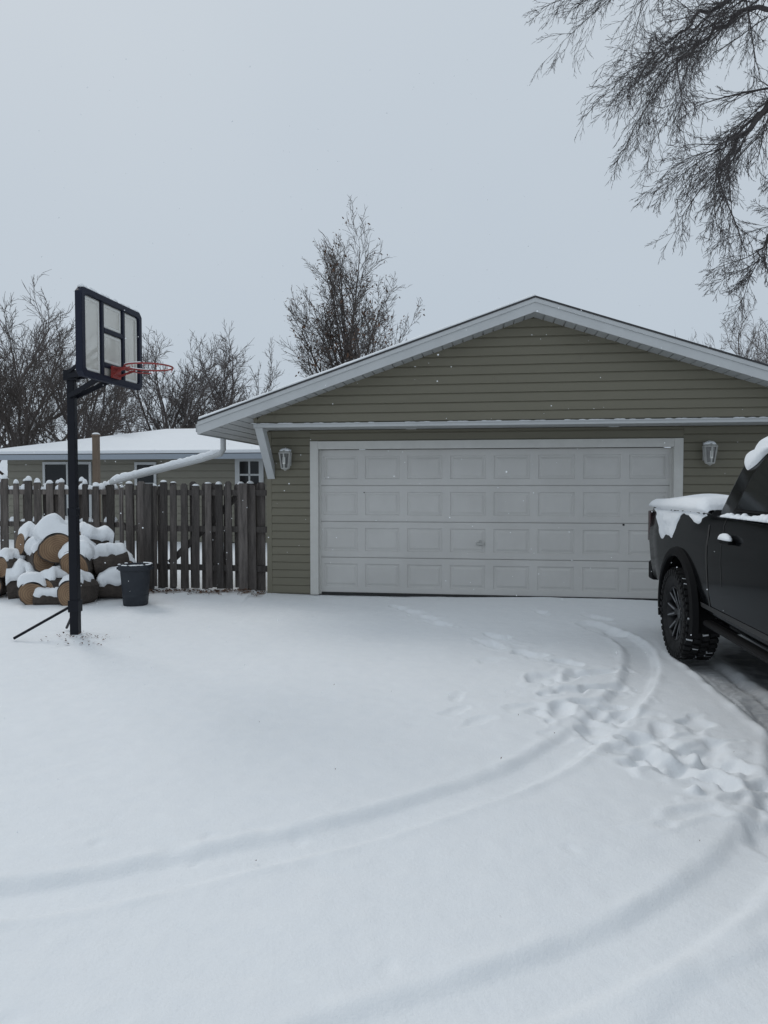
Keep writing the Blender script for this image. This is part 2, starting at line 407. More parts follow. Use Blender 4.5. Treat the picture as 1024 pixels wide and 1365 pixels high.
mb.make('wall_core', M_sid, G)
mb = MB()
for u in (UL-.02, UR-.055): mb.box(u, u+.075, -.022, .06, 0, 2.345)
for u in (UL-.012, UR-.04): mb.box(u, u+.052, VG-.024, VG+.03, 2.413, rz(u+.026)-.175)
mb.make('corner_posts', M_sid, G, bevel=.006)
def roofslab(name, up0, up1, e0, e1, v0, v1, mt, wob=0, smooth=False, left=True, right=True):
    mb = MB()
    for sgn, ue, on in ((-1, e0, left), (1, e1, right)):
        if not on: continue
        n = 40 if wob else 1; mm_ = 24 if wob else 1
        vs = []; fs = []
        for j in range(mm_+1):
            for i in range(n+1):
                u = RU + (ue-RU)*i/n; v = v0+(v1-v0)*(j/mm_)**(2 if wob else 1)
                e = 0
                if wob:
                    edge = min(1, (j/mm_)*6, (n-i)/n*14+.25)
                    e = wob*(rngs.random()-.5)
                    tp = up0 + (up1-up0)*max(.25, edge**.5)
                else: tp = up1
                vs.append((u, v, rz(u)+tp+e))
        for j in range(mm_):
            for i in range(n):
                a = j*(n+1)+i; fs.append((a, a+1, a+n+2, a+n+1))
        base = len(vs)
        vs += [(x, y, rz(x)+up0) for x, y, z in vs]
        m = len(fs)
        for f in fs[:m]: fs.append(tuple(base+i for i in reversed(f)))
        for i in range(n): fs.append((i, i+1, base+i+1, base+i)); a = mm_*(n+1)+i; fs.append((a, a+1, base+a+1, base+a))
        for j in range(mm_):
            for i0 in (0, n):
                a = j*(n+1)+i0; fs.append((a, a+n+1, base+a+n+1, base+a))
        mb.add(vs, fs)
    return mb.make(name, mt, G, smooth=smooth, split=50 if smooth else None)
rngs = random.Random(3)
roofslab('roof_deck', -.10, -.025, EL+.02, ER-.02, VF+.03, VB+.4, M_shing)
roofslab('roof_shingles', -.022, .0, EL-.02, ER+.02, VF-.025, VB+.42, M_shing)
roofslab('roof_snow_left', .002, .06, EL+.01, ER, VF-.012, VB+.4, M_snow, wob=.012, smooth=True, right=False)
roofslab('roof_snow_right', .002, .05, EL, ER-.01, VF+.06, VB+.4, M_snow, wob=.012, smooth=True, left=False)
mb = MB()
for ue in (EL, ER):
    for (t0, t1, v0, v1) in ((-.023, -.075, VF-.016, VF+.02), (-.076, -.19, VF, VF+.022)):
        p = []
        for v in (v0, v1):
            p += [(RU, v, rz(RU)+t0), (ue, v, rz(ue)+t0), (ue, v, rz(ue)+t1), (RU, v, rz(RU)+t1)]
        mb.add(p, [(0,1,2,3),(7,6,5,4),(0,4,5,1),(3,2,6,7),(1,5,6,2)])
for ue, s in ((EL, -1), (ER, 1)):
    x0, x1 = sorted((ue, ue+s*.02))
    mb.box(x0, x1, VF+.022, VB+.4, rz(ue)-.19, rz(ue)-.03)
mb.make('fascia', M_white, G)
mb = MB(); zz = rz(EL)-.03
mb.box(EL-.13, EL-.022, VF+.25, VB+.3, zz-.11, zz-.10); mb.box(EL-.135, EL-.125, VF+.25, VB+.3, zz-.11, zz); mb.box(EL-.13, EL-.022, VF+.25, VF+.26, zz-.11, zz)
mb.make('gutter', M_white, G)
mb = MB()
zt = lambda u: rz(u)-.165
for ue, uw in ((EL, UL), (ER, UR)):
    n = 34
    for i in range(n):
        a = RU+(ue-RU)*i/n; c = RU+(ue-RU)*(i+.88)/n
        v1 = VG+.01 if abs(a-RU) < abs(uw-RU) else VB
        mb.add([(a,VF+.02,zt(a)),(c,VF+.02,zt(c)),(c,v1,zt(c)),(a,v1,zt(a)),(a,VF+.02,zt(a)-.014),(c,VF+.02,zt(c)-.014),(c,v1,zt(c)-.014),(a,v1,zt(a)-.014)],
               [(4,5,6,7),(0,4,7,3),(1,2,6,5)])
    mb.add([(RU,VF+.02,zt(RU)+.002),(ue,VF+.02,zt(ue)+.002),(ue,VG+.01,zt(ue)+.002),(RU,VG+.01,zt(RU)+.002)], [(0,1,2,3)])
    mb.add([(ue,VG+.01,zt(ue)+.002),(uw,VG+.01,zt(uw)+.002),(uw,VB,zt(uw)+.002),(ue,VB,zt(ue)+.002)], [(0,1,2,3)])
mb.box(UL, UR, VG+.01, 0, 2.362, 2.372)
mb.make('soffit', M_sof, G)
mb = MB(); mb.box(UL-.01, UR, VG-.025, VG+.01, 2.352, 2.405); mb.box(UL-.01, UR, VG-.04, VG-.0251, 2.39, 2.40)
mb.make('gable_bottom_trim', M_white, G)
mb = MB()
for u in (UL+.05, UR-.05):
    vs = []
    for uu in (u-.055, u+.055):
        vs += [(uu,VG+.0,2.35),(uu,VG+.17,2.35),(uu,-.024,1.86),(uu,-.024,1.66)]
    mb.add(vs, [(3,2,1,0),(4,5,6,7),(0,1,5,4),(1,2,6,5),(2,3,7,6),(3,0,4,7)])
mb.make('gable_brackets', M_white, G, bevel=.004)
mb = MB()
mb.box(-.12, -.002, -.035, .06, 0.0, 2.20); mb.box(4.852, 4.97, -.035, .06, 0.0, 2.20); mb.box(-.002, 4.852, -.035, .06, 2.085, 2.198)
mb.box(-.03, .022, .061, .12, 0, 2.08); mb.box(4.828, 4.88, .061, .12, 0, 2.08)
mb.make('door_frame', M_frame, G, bevel=.004)
mb = MB(); D0 = .075
W, Hh = 4.85, 2.075
rows = 4; cols = 8; rh = Hh/rows; cw = W/cols
for r in range(rows):
    zb = .025+r*rh*.995; zt_ = zb+rh*.995-.012
    for c in range(cols):
        u0 = c*cw; u1 = u0+cw
        px0 = u0+.055; px1 = u1-.055; pz0 = zb+.085; pz1 = zt_-.085
        rects = [(u0,u1,zb,zt_,0),(px0,px1,pz0,pz1,0),(px0+.012,px1-.012,pz0+.012,pz1-.012,.014),(px0+.028,px1-.028,pz0+.028,pz1-.028,.014),(px0+.055,px1-.055,pz0+.055,pz1-.055,.003)]
        vs = []; fs = []
        for (a, b_, c0, c1, dp) in rects:
            vs += [(a,D0+dp,c0),(b_,D0+dp,c0),(b_,D0+dp,c1),(a,D0+dp,c1)]
        for k in range(4):
            for j in range(4):
                j2 = (j+1) % 4; fs.append((k*4+j, k*4+j2, (k+1)*4+j2, (k+1)*4+j))
        fs.append((16,17,18,19)); mb.add(vs, fs)
    mb.add([(0,D0,zt_),(W,D0,zt_),(W,D0+.02,zt_),(0,D0+.02,zt_),(0,D0,zb),(W,D0,zb),(W,D0+.02,zb),(0,D0+.02,zb)], [(0,1,2,3),(4,5,6,7)])
mb.box(0, W, D0+.018, D0+.05, .025, Hh)
mb.make('sectional_door', M_door, G)
mb = MB(); mb.box(-.0, W, D0-.012, D0+.03, -.01, .03); mb.make('door_bottom_seal', M_black, G)
mb = MB(); mb.box(2.24, 2.36, D0-.028, D0-.004, .735, .765); mb.box(2.28, 2.32, D0-.012, D0+.001, .72, .80)
mb.make('door_handle', M_lamp, G, bevel=.005)
mb = MB(); mb.box(4.22, 4.245, D0-.006, D0+.001, 1.02, 1.045); mb.box(.64,.655,D0-.006,D0+.001,1.46,1.475)
mb.make('door_bolts', M_black, G)
mb = MB(); r_ = random.Random(8)
for i in range(120):
    u = UL+(UR-UL)*i/120
    if r_.random() < .5: mb.blob((u, VG-.032, 2.402), .05, .010, r_.uniform(.004,.012), r_, 8, 3)
mb.make('trim_snow', M_snow, G, smooth=True)
mb = MB()
pth = [(EL-.07, VF+1.10, 2.33), (EL-.07, VF+1.10, 2.10), (EL-.12, VF+1.12, 2.04), (EL-.5, 0.28, 1.95), (EL-2.05, .50, 1.62)]
mb.tube(pth, .042, 10)
mb.make('downspout', M_white, G, smooth=True, split=60)
mb = MB(); r_ = random.Random(4)
n = 44; P = []; Rr = []
for i in range(n+1):
    t = i/n; q = Vector(pth[2]).lerp(Vector(pth[3]), t*5) if t < .2 else Vector(pth[3]).lerp(Vector(pth[4]), (t-.2)/.8)
    P.append(q+Vector((0,0,.042+r_.uniform(-.005,.006)))); Rr.append((.046+r_.uniform(-.006,.010))*min(1,.3+t*12,.3+(1-t)*12))
mb.tube(P, Rr, 10)
mb.make('downspout_snow', M_snow, G, smooth=True)

# ------------------------------------------------------------------ lanterns
def lantern(loc):
    e = empty('wall_lantern', loc, R(-8))
    mb = MB()
    mb.box(-.055,.055,-.02,0,-.10,.14)
    mb.tube([(0,-.01,.09),(0,-.06,.15),(0,-.115,.15),(0,-.13,.11)], .012, 8)
    c = (0,-.13)
    def hexring(z, r): return [(c[0]+r*math.cos(math.pi/6+i*math.pi/3), c[1]+r*math.sin(math.pi/6+i*math.pi/3), z) for i in range(6)]
    def loft(rs):
        vs = []
        for z, r in rs: vs += hexring(z, r)
        fs = [(k*6+i, k*6+(i+1)%6, (k+1)*6+(i+1)%6, (k+1)*6+i) for k in range(len(rs)-1) for i in range(6)]
        fs.append(tuple(range(5,-1,-1))); fs.append(tuple((len(rs)-1)*6+i for i in range(6)))
        return vs, fs
    mb.add(*loft([(.07,.098),(.082,.10),(.12,.055),(.135,.02),(.15,.012)]))
    mb.add(*loft([(-.17,.01),(-.155,.03),(-.145,.06),(-.13,.062)]))
    for t, b_ in zip(hexring(.07,.085), hexring(-.13,.056)):
        mb.beam(b_, t, .017, .017)
    mb.make('frame', M_lamp, e)
    m2 = MB(); m2.add(*loft([(-.129,.046),(.069,.072)])); m2.make('glass', M_lglass, e)
    m4 = MB(); m4.box(-.018,.018,-.205,-.188,-.08,.02); m4.make('candle_sleeve', M_bulb, e, bevel=.006)
    m3 = MB(); r_ = random.Random(1); m3.blob((0,-.12,.105), .08,.08,.045, r_, 12, 5); m3.make('snow_cap', M_snow, e, smooth=True)
def gw(u, v, z):
    c, s = math.cos(R(-8)), math.sin(R(-8)); return (-.936+u*c-v*s, 10.18+u*s+v*c, z)
lantern(gw(-.45, -.018, 1.95)); lantern(gw(5.27, -.018, 2.0))

# ------------------------------------------------------------------ house behind
Hs = empty('ranch_house', (-10.9, 20.6, 0), R(-8))
HL = 17; HD = 8; HZ = 2.42
siding('front_siding', 0, HZ, lambda z: 0, lambda z: HL, lambda u, o, z: (u, -o, z), M_sid2, Hs, course=.2, lap=.02)
mb = MB(); mb.box(0.01, HL, .002, HD, 0, HZ-.01); mb.make('walls', M_sid2, Hs)
mb = MB(); o = .55; rh_ = .98
A = [(-o,-o,HZ+.02),(HL+o,-o,HZ+.02),(HL+o,HD+o,HZ+.02),(-o,HD+o,HZ+.02),(3.0,HD/2,HZ+rh_),(HL-3,HD/2,HZ+rh_)]
mb.add(A, [(0,1,5,4),(1,2,5),(2,3,4,5),(3,0,4),(3,2,1,0)]); mb.make('roof', M_shing, Hs)
mb = MB()
S = [(x*1.0,y,z+.10) for x,y,z in A]; S2 = [(x,y,z+.015) for x,y,z in A]
mb.add(S+S2, [(0,1,5,4),(1,2,5),(2,3,4,5),(3,0,4),(0,6,7,1),(1,7,8,2),(3,9,6,0)]); mb.make('roof_snow', M_snow, Hs)
mb = MB(); mb.box(-o-.02, HL+o, -o-.10, -o-.01, HZ-.13, HZ+.01); mb.box(-o, HL+o, -o, 0, HZ-.06, HZ-.03); mb.make('gutter_and_soffit', mat('gutter_grey',(.30,.34,.39),.5), Hs)
def window(u0, u1, z0, z1, wf=.07, split=1, name='window'):
    m = MB(); m.box(u0-wf,u1+wf,-.07,-.025,z0-wf,z0); m.box(u0-wf,u1+wf,-.07,-.025,z1,z1+wf); m.box(u0-wf,u0,-.07,-.025,z0,z1); m.box(u1,u1+wf,-.07,-.025,z0,z1)
    for k in range(1, split+1):
        u = u0+(u1-u0)*k/(split+1); m.box(u-.025,u+.025,-.055,-.03,z0,z1)
    if name == 'bright': m.box(u0,u1,-.055,-.03,(z0+z1)/2-.025,(z0+z1)/2+.025)
    m.make('window_frame', M_white, Hs)
    g = MB(); g.box(u0,u1,-.04,-.022,z0,z1); g.make('window_pane', M_glass, Hs)
window(1.2,2.55,.6,2.18,split=1); window(4.0,4.5,1.65,2.16,split=0); window(7.0,7.55,1.5,2.24,wf=.13,split=1,name='bright')
P0 = empty('wooden_post', (-6.15, 15.2, 0)); mb = MB(); mb.box(-.06,.06,-.06,.06,-.05,2.62); mb.box(-.075,.075,-.075,.075,2.62,2.66); mb.make('post', mat('post_wood',(.20,.15,.11),.85,noise=(6,.6,(.12,.09,.065)),stretch=(2,2,.4)), P0)
m = MB(); m.blob((0,0,2.66),.08,.08,.04,random.Random(2)); m.make('post_snow', M_snow, P0, smooth=True)

# ------------------------------------------------------------------ fence
Fn = empty('wooden_fence', (0, 0, 0))
r_ = random.Random(12)
fb = MB(); sn = MB(); fb2 = MB()
def fence_run(a, b_, mbx, step=.185, bw=.135, top=1.62, snow=.5, back=1.0, hv=.05):
    a = Vector(a); b_ = Vector(b_); L_ = (b_-a).length; ang = math.atan2(b_.y-a.y, b_.x-a.x)
    n = int(L_/step)
    Mx = Matrix.Translation((a.x, a.y, 0)) @ Matrix.Rotation(ang, 4, 'Z')
    for i in range(n):
        x = (i+.5)*step
        for side in (-1, 1):
            if side > 0 and r_.random() > back: continue
            xx = x + (step/2 if side > 0 else 0) + r_.uniform(-.018,.018)
            h = top + r_.uniform(-hv,.025)
            y0 = -.055 if side < 0 else .035
            w_ = bw*r_.uniform(.78,1.08)
            T = Mx @ Matrix.Translation((xx, 0, 0)) @ Matrix.Rotation(r_.uniform(-.014,.014), 4, 'Y') @ Matrix.Rotation(r_.uniform(-.05,.05), 4, 'Z')
            c = .03; z0 = .02+r_.uniform(-.03,.03)
            pr_ = [(-w_/2,z0),(w_/2,z0),(w_/2,h-c),(w_/2-c,h),(-w_/2+c,h),(-w_/2,h-c)]
            vs = [T @ Vector((p[0], y0, p[1])) for p in pr_] + [T @ Vector((p[0], y0+.02, p[1])) for p in pr_]
            mbx.add(vs, [(0,1,2,3,4,5),(11,10,9,8,7,6)]+[(k,(k+6),(k+1)%6+6,(k+1)%6) for k in range(6)])
            if r_.random() < snow:
                p = T @ Vector((0, y0+.01, h-.012)); sn.blob(p, w_*.5, .034, r_.uniform(.03,.085)*(1 if snow > .75 else .55), r_, 8, 4, rot=ang)
    for z in (.30, .88, 1.42):
        mbx.box(0, L_, -.034, .034, z, z+.085, Mx)
        if snow > .75:
            for k in range(int(L_/.11)):
                if r_.random() < .85: sn.blob(Mx @ Vector((k*.11+.05, 0, z+.085)), .08, .05, r_.uniform(.04,.11), r_, 7, 3, rot=ang)
    k = 0
    while k < L_:
        mbx.box(k-.045, k+.045, .0561, .145, -.05, top-.02, Mx); k += 2.0
A0 = gw(-.80, .12, 0); A1 = gw(-3.05, .22, 0)
fence_run((A1[0],A1[1],0), (A0[0],A0[1],0), fb, step=.178, bw=.120, top=1.61, snow=.65, back=1)
fence_run((-9.5, 12.6, 0), (-4.30, 11.7, 0), fb2, step=.215, bw=.125, top=1.68, snow=.95, back=.6, hv=.12)
fence_run((-4.28, 11.62, 0), (A1[0]-.02, A1[1]+.05, 0), fb, step=.17, top=1.60, snow=.65)
c = Vector(gw(-2.35,.19,.4)); d = Vector(gw(-1.3,.19,1.4)); fb.beam(c, d, .03, .09, up=(0,0,1))
for u in (-2.62, -1.14):
    p = gw(u,.1,0); fb.box(p[0]-.06,p[0]+.06,p[1]-.12,p[1]-.02,0,1.6)
fb.make('boards', M_fence, Fn); fb2.make('boards_far_run', M_fence2, Fn); sn.make('fence_snow', M_snow, Fn, smooth=True)

# ------------------------------------------------------------------ firewood
FW = empty('firewood_pile', (-4.5, 9.5, 0))
def log(px, py, pz, r, Ln, yaw, seed, tilt=0, capk=1.0):
    rg = random.Random(seed); k = 24
    ph = rg.uniform(0,6)
    jit = [1+.08*math.sin(2*2*math.pi*i/k+ph)+.04*math.sin(3*2*math.pi*i/k+seed)+rg.uniform(-.03,.03) for i in range(k)]
    vs = []; fs = []; nn = 6
    for i in range(nn):
        x = -Ln/2+Ln*i/(nn-1)
        for j in range(k):
            t = 2*math.pi*j/k; rr = r*jit[j]*(1+rg.uniform(-.02,.02)); vs.append((x, rr*math.cos(t), rr*math.sin(t)))
    for i in range(nn-1):
        for j in range(k): fs.append((i*k+j, (i+1)*k+j, (i+1)*k+(j+1)%k, i*k+(j+1)%k))
    o = mesh('log', vs, fs, [M_bark, M_end], FW)
    vs2 = [(-Ln/2+.001, y*.92, z*.92) for (x,y,z) in vs[:k]]+[(Ln/2-.001, y*.92, z*.92) for (x,y,z) in vs[-k:]]
    ring = [tuple((j,(j+1)%k,(j+1)%k+k,j+k)) for j in range(k)]
    m1_ = mesh('cut_end', vs2, [tuple(range(k)), tuple(range(2*k-1,k-1,-1))], M_end, FW)
    rimv = vs[:k]+vs2[:k]; m2_ = mesh('bark_rim', rimv+vs[-k:]+vs2[k:], ring+[tuple(2*k+i for i in f) for f in ring], M_bark, FW)
    loc = (px+4.5, py-9.5, pz); objs = [o, m1_, m2_]
    if capk > 0:
        A_, B_ = 20, 14; vs = []; fs = []; sk = rg.uniform(-.3,.3)
        for i in range(B_+1):
            xx = -1+2*i/B_
            for j in range(A_+1):
                tt = -1+2*j/A_
                lim = R(54)+R(28)*float(vnoise(np.array([xx*2+seed*3.3+90]), np.array([(1 if tt>0 else 7)*1.0+50]), .45, 5)[0]*2)
                th = math.pi/2 + tt*lim + sk
                ed = max(0, 1-abs(xx)**5)**.5*max(0, 1-abs(tt)**3)**.6
                nzv = float(vnoise(np.array([xx+seed*2.7+60]), np.array([tt*.8+seed+60]), .5, 6)[0])
                tk = capk*(.08*r/.2+.03)*ed*(1+1.2*nzv) - .008
                rr = r*1.03+tk
                x = xx*(Ln/2+.02*ed+.004)
                vs.append((x, rr*math.cos(th), rr*math.sin(th)+.01*ed))
        for i in range(B_):
            for j in range(A_):
                a = i*(A_+1)+j; fs.append((a, a+1, a+A_+2, a+A_+1))
        objs.append(mesh('log_snow', vs, fs, M_snow, FW, smooth=True))
    for q in objs: q.location = loc; q.rotation_euler = (0, tilt, yaw)
LG = [(-4.67,9.42,.15,.165,.44,1.95,.0,1),(-4.03,9.32,.15,.185,.38,1.35,.05,.9),(-4.36,9.52,.17,.18,.46,1.1,.0,1),(-4.98,9.80,.19,.19,.42,.4,-.1,1.2),(-3.68,9.72,.17,.14,.50,.25,.08,1.2),
      (-4.17,9.70,.50,.205,.42,1.62,-.12,1),(-4.79,9.86,.52,.165,.46,2.25,.15,1.3),(-3.80,9.85,.50,.14,.46,.45,-.18,1.2),(-5.2,9.95,.42,.15,.42,1.1,.1,1.2),
      (-4.52,9.86,.72,.225,.42,1.9,-.08,1.3),(-4.13,10.05,.74,.16,.44,.7,.2,1.3),(-3.70,10.02,.40,.13,.42,2.2,.0,1.2),(-5.45,9.9,.16,.17,.46,1.7,0,1),(-4.62,10.15,.30,.2,.5,.2,0,.8),(-4.1,10.1,.25,.2,.5,.3,0,.8),(-4.98,10.1,.72,.15,.42,.9,.15,1.3),(-4.38,9.28,.08,.085,.40,.15,.05,1.0)]
for i, (x, y, z, r, l, yw, tl, ck) in enumerate(LG): log(x, y, z, r, l, yw, 100+i, tl, ck)

# ------------------------------------------------------------------ bin
TB = empty('trash_can', (-3.27, 9.30, 0))
def lathe(prof, k=32, M=None, sq=0):
    vs = []; fs = []
    for r, z in prof:
        for j in range(k):
            t = 2*math.pi*j/k; q = 1
            if sq: q = 1/ (abs(math.cos(t))**sq+abs(math.sin(t))**sq)**(1/sq)
            p = Vector((r*q*math.cos(t), r*q*math.sin(t), z)); vs.append(M @ p if M is not None else p)
    for i in range(len(prof)-1):
        for j in range(k): fs.append((i*k+j, i*k+(j+1)%k, (i+1)*k+(j+1)%k, (i+1)*k+j))
    return vs, fs
mb = MB(); mb.add(*lathe([(.0,.0),(.145,0),(.15,.01),(.158,.12),(.162,.125),(.162,.14),(.158,.145),(.182,.46),(.20,.465),(.205,.475),(.205,.52),(.198,.535),(.185,.535),(.178,.50),(.16,.3),(.15,.2),(0,.2)], 36, sq=2.6))
for s in (-1, 1): mb.box(s*.20-.03, s*.20+.03, -.05, .05, .47, .50)
mb.make('bin_body', M_bin, TB, smooth=True, split=35)
mb = MB(); mb.add(*lathe([(.18,.48),(.17,.50),(.10,.515),(.0,.52)], 24, sq=2.6)); mb.make('bin_snow', M_snow, TB, smooth=True)
mb = MB(); r_ = random.Random(2)
for j in range(30):
    t = j/30*2*math.pi
    if r_.random() < .6:
        mb.blob((.2*math.cos(t), .2*math.sin(t), .533), .03, .02, .012, r_, 6, 3, rot=t+1.57)
mb.make('rim_snow', M_snow, TB, smooth=True)

# ------------------------------------------------------------------ basketball hoop
BX, BY = -3.15, 7.2
BH = empty('basketball_hoop', (BX, BY, 0))
mb = MB()
mb.box(-.043,.043,-.043,.043,-.1,1.32); mb.box(-.038,.038,-.038,.038,1.32,2.69); mb.box(-.047,.047,-.047,.047,1.26,1.34)
mb.make('pole', M_navy, BH, bevel=.008)
mb = MB()
mb.tube([(0,0,.36),(-.57,-.12,.03)], .014, 8); mb.tube([(0,.02,.33),(-.28,.42,.03)], .014, 8)
mb.box(-.052,.052,-.052,.052,.28,.40)
mb.make('base_struts', M_navy, BH)
BA = R(80.3); cx, cy = -2.715-BX, 7.12-BY
bb = empty('backboard', (cx, cy, 0), BA, BH)
mb = MB(); w2 = .55; zb, zt2 = 2.58, 3.40
def frame_rect(mb, x0, x1, z0, z1, t, y0, y1):
    mb.box(x0,x1,y0,y1,z0,z0+t); mb.box(x0,x1,y0,y1,z1-t,z1); mb.box(x0,x0+t,y0,y1,z0+t,z1-t); mb.box(x1-t,x1,y0,y1,z0+t,z1-t)
def cham(mb, x0, x1, z0, z1, c, t, y0, y1):
    def oc(a, b_, c0, d0, q): return [(a+q,c0),(b_-q,c0),(b_,c0+q),(b_,d0-q),(b_-q,d0),(a+q,d0),(a,d0-q),(a,c0+q)]
    O = oc(x0,x1,z0,z1,c); I = oc(x0+t,x1-t,z0+t,z1-t,c*.6)
    vs = [(p[0],y,p[1]) for y in (y0,y1) for p in O]+[(p[0],y,p[1]) for y in (y0,y1) for p in I]; fs = []
    for k in range(8):
        k2 = (k+1) % 8
        fs += [(k,k2,16+k2,16+k),(8+k2,8+k,24+k,24+k2),(k2,k,8+k,8+k2),(16+k,16+k2,24+k2,24+k)]
    mb.add(vs, fs)
cham(mb, -w2, w2, zb, zt2, .045, .06, -.035, .035)
mb.box(-.215,-.170,-.03,.02,zb+.06,zt2-.06); mb.box(.170,.215,-.03,.02,zb+.06,zt2-.06)
mb.box(-.17,.17,-.03,.02,3.055,3.10); mb.box(-.17,.17,-.03,.02,2.72,2.765)
mb.box(-.20,.20,.021,.05,2.60,2.71); mb.box(-.12,-.08,.021,.06,2.6,3.05); mb.box(.08,.12,.021,.06,2.6,3.05)
mb.make('board_frame', M_navy2, bb, bevel=.006)
mb = MB(); mb.box(-w2+.05, w2-.05, -.006, .004, zb+.05, zt2-.05); mb.make('acrylic_panel', M_acr, bb)
mb = MB()
for (x0, x1, z0, z1) in ((-w2+.07,-.225,zb+.07,zt2-.07),(.225,w2-.07,zb+.07,zt2-.07),(-.16,.16,3.11,zt2-.07),(-.16,.16,2.775,3.045)):
    frame_rect(mb, x0, x1, z0, z1, .022, -.010, -.0065)
mb.make('painted_lines', mat('white_line',(.75,.75,.72),.5), bb)
mb = MB(); r_ = random.Random(6)
for i in range(22):
    mb.blob((-w2+.05+i*(2*w2-.10)/21, 0, zt2-.003), .045, .036, r_.uniform(.012,.04), r_, 8, 4)
mb.make('board_snow', M_snow, bb, smooth=True)
mb = MB(); rc = (0, -.40, 2.735); n = 40
pts = [(rc[0]+.228*math.cos(2*math.pi*i/n), rc[1]+.228*math.sin(2*math.pi*i/n), rc[2]) for i in range(n+1)]
mb.tube(pts, .0085, 8, cap=False)
mb.tube([(rc[0]+.228*math.cos(t), rc[1]+.228*math.sin(t), rc[2]-.03) for t in [math.pi*(.12+.76*i/16) for i in range(17)]], .006, 6)
mb.box(-.075,.075,-.06,-.036,2.63,2.745)
mb.box(-.07,.07,-.19,-.06,2.722,2.732)
mb.beam((-.06,-.05,2.66),(-.1,-.2,2.72),.012,.02); mb.beam((.06,-.05,2.66),(.1,-.2,2.72),.012,.02)
for i in range(12):
    t = 2*math.pi*(i+.5)/12; x = rc[0]+.228*math.cos(t); y = rc[1]+.228*math.sin(t)
    mb.tube([(x,y,rc[2]-.008),(x*.97,y,rc[2]-.032),(x*.93,rc[1]+.215*math.sin(t),rc[2]-.03)], .0035, 5)
mb.make('rim', M_red, bb, smooth=True, split=40)
mb = MB(); mb.tube([(x,y,z+.009) for x,y,z in pts[3:22]], .006, 6); mb.make('rim_snow', M_snow, bb, smooth=True)
mb = MB()
Rb = Matrix.Rotation(BA, 3, 'Z')
for dx in (-.10, .10):
    q = Rb @ Vector((dx, .06, 0)); q = Vector((cx+q.x, cy+q.y, 0))
    off = Rb @ Vector((dx*.5, 0, 0))
    mb.beam((off.x, off.y, 2.66), (q.x, q.y, 2.70), .025, .045)
    mb.beam((off.x, off.y, 2.46), (q.x, q.y, 2.63), .025, .045)
    mb.beam((off.x*1, off.y, 2.70), (q.x, q.y, 2.93), .02, .03)
mb.box(-.06,.06,-.06,.06,2.62,2.72)
q = Rb @ Vector((0, .1, 0)); mb.beam((cx+q.x, cy+q.y, 2.6), (cx+q.x, cy+q.y, 2.95), .06, .05, up=(1,0,0))
mb.make('arms', M_navy, BH)

# ------------------------------------------------------------------ truck
T = empty('pickup_truck', (3.66, 6.30, 0), R(-97))
def prof(w, zb_, zt_):
    return [(0,zb_),(w*.88,zb_),(w*.955,zb_+.07),(w*.985,zb_+.25),(w*1.0,.98),(w*.998,1.10),(w*.985,1.17),(w*.978,zt_-.08),(w*.955,zt_-.02),(w*.92,zt_),(0,zt_)]
ST = [(-1.17,.93,.60,1.33),(-1.15,.965,.57,1.355),(-1.08,.992,.55,1.365),(-.7,1.0,.52,1.37),(-.3,1.0,.50,1.37),(.3,1.0,.48,1.37),(.76,1.0,.47,1.37),(.80,1.0,.47,1.34),(1.6,1.0,.46,1.33),(2.4,1.0,.46,1.32),(3.1,1.0,.48,1.31),
      (3.5,1.0,.52,1.30),(4.0,.995,.55,1.27),(4.35,.97,.55,1.23),(4.55,.92,.58,1.17),(4.64,.85,.62,1.10)]
vs = []; fs = []; rn = None
for s, w_, zb_, zt_ in ST:
    h = prof(w_, zb_, zt_)
    ring = [(s,-y,z) for y,z in h] + [(s,y,z) for y,z in reversed(h[1:-1])]
    rn = len(ring); vs += ring
for i in range(len(ST)-1):
    for j in range(rn):
        fs.append((i*rn+j, (i+1)*rn+j, (i+1)*rn+(j+1)%rn, i*rn+(j+1)%rn))
fs.append(tuple(range(rn))); fs.append(tuple((len(ST)-1)*rn+j for j in range(rn-1,-1,-1)))
body = mesh('body', vs, fs, M_paint, T, smooth=True)
cu = MB(); ZW = .405
for s in (0, 3.75):
    for sd_ in (-1, 1):
        k = 48; ra = .50; vv = []
        for y in (sd_*.60, sd_*1.2):
            for j in range(k):
                t = 2*math.pi*j/k; vv.append((s+ra*math.cos(t), y, ZW+.04+ra*math.sin(t)))
        ff = [(j,(j+1)%k,(j+1)%k+k,j+k) for j in range(k)]+[tuple(range(k-1,-1,-1)), tuple(range(k,2*k))]
        if sd_ > 0: ff = [tuple(reversed(f)) for f in ff]
        cu.add(vv, ff)
cut = cu.make('cutter', M_plast, T)
bpy.context.view_layer.update()
import bmesh
for o in (body, cut):
    bm = bmesh.new(); bm.from_mesh(o.data); bmesh.ops.recalc_face_normals(bm, faces=bm.faces); bm.to_mesh(o.data); bm.free()
bo = body.modifiers.new('cut', 'BOOLEAN'); bo.operation = 'DIFFERENCE'; bo.object = cut; bo.solver = 'EXACT'
bpy.context.view_layer.update()
dg = bpy.context.evaluated_depsgraph_get()
nm = bpy.data.meshes.new_from_object(body.evaluated_get(dg)); body.modifiers.clear(); body.data = nm
bpy.data.objects.remove(cut)
m_ = body.modifiers.new('es', 'EDGE_SPLIT'); m_.split_angle = R(28)
mb = MB()
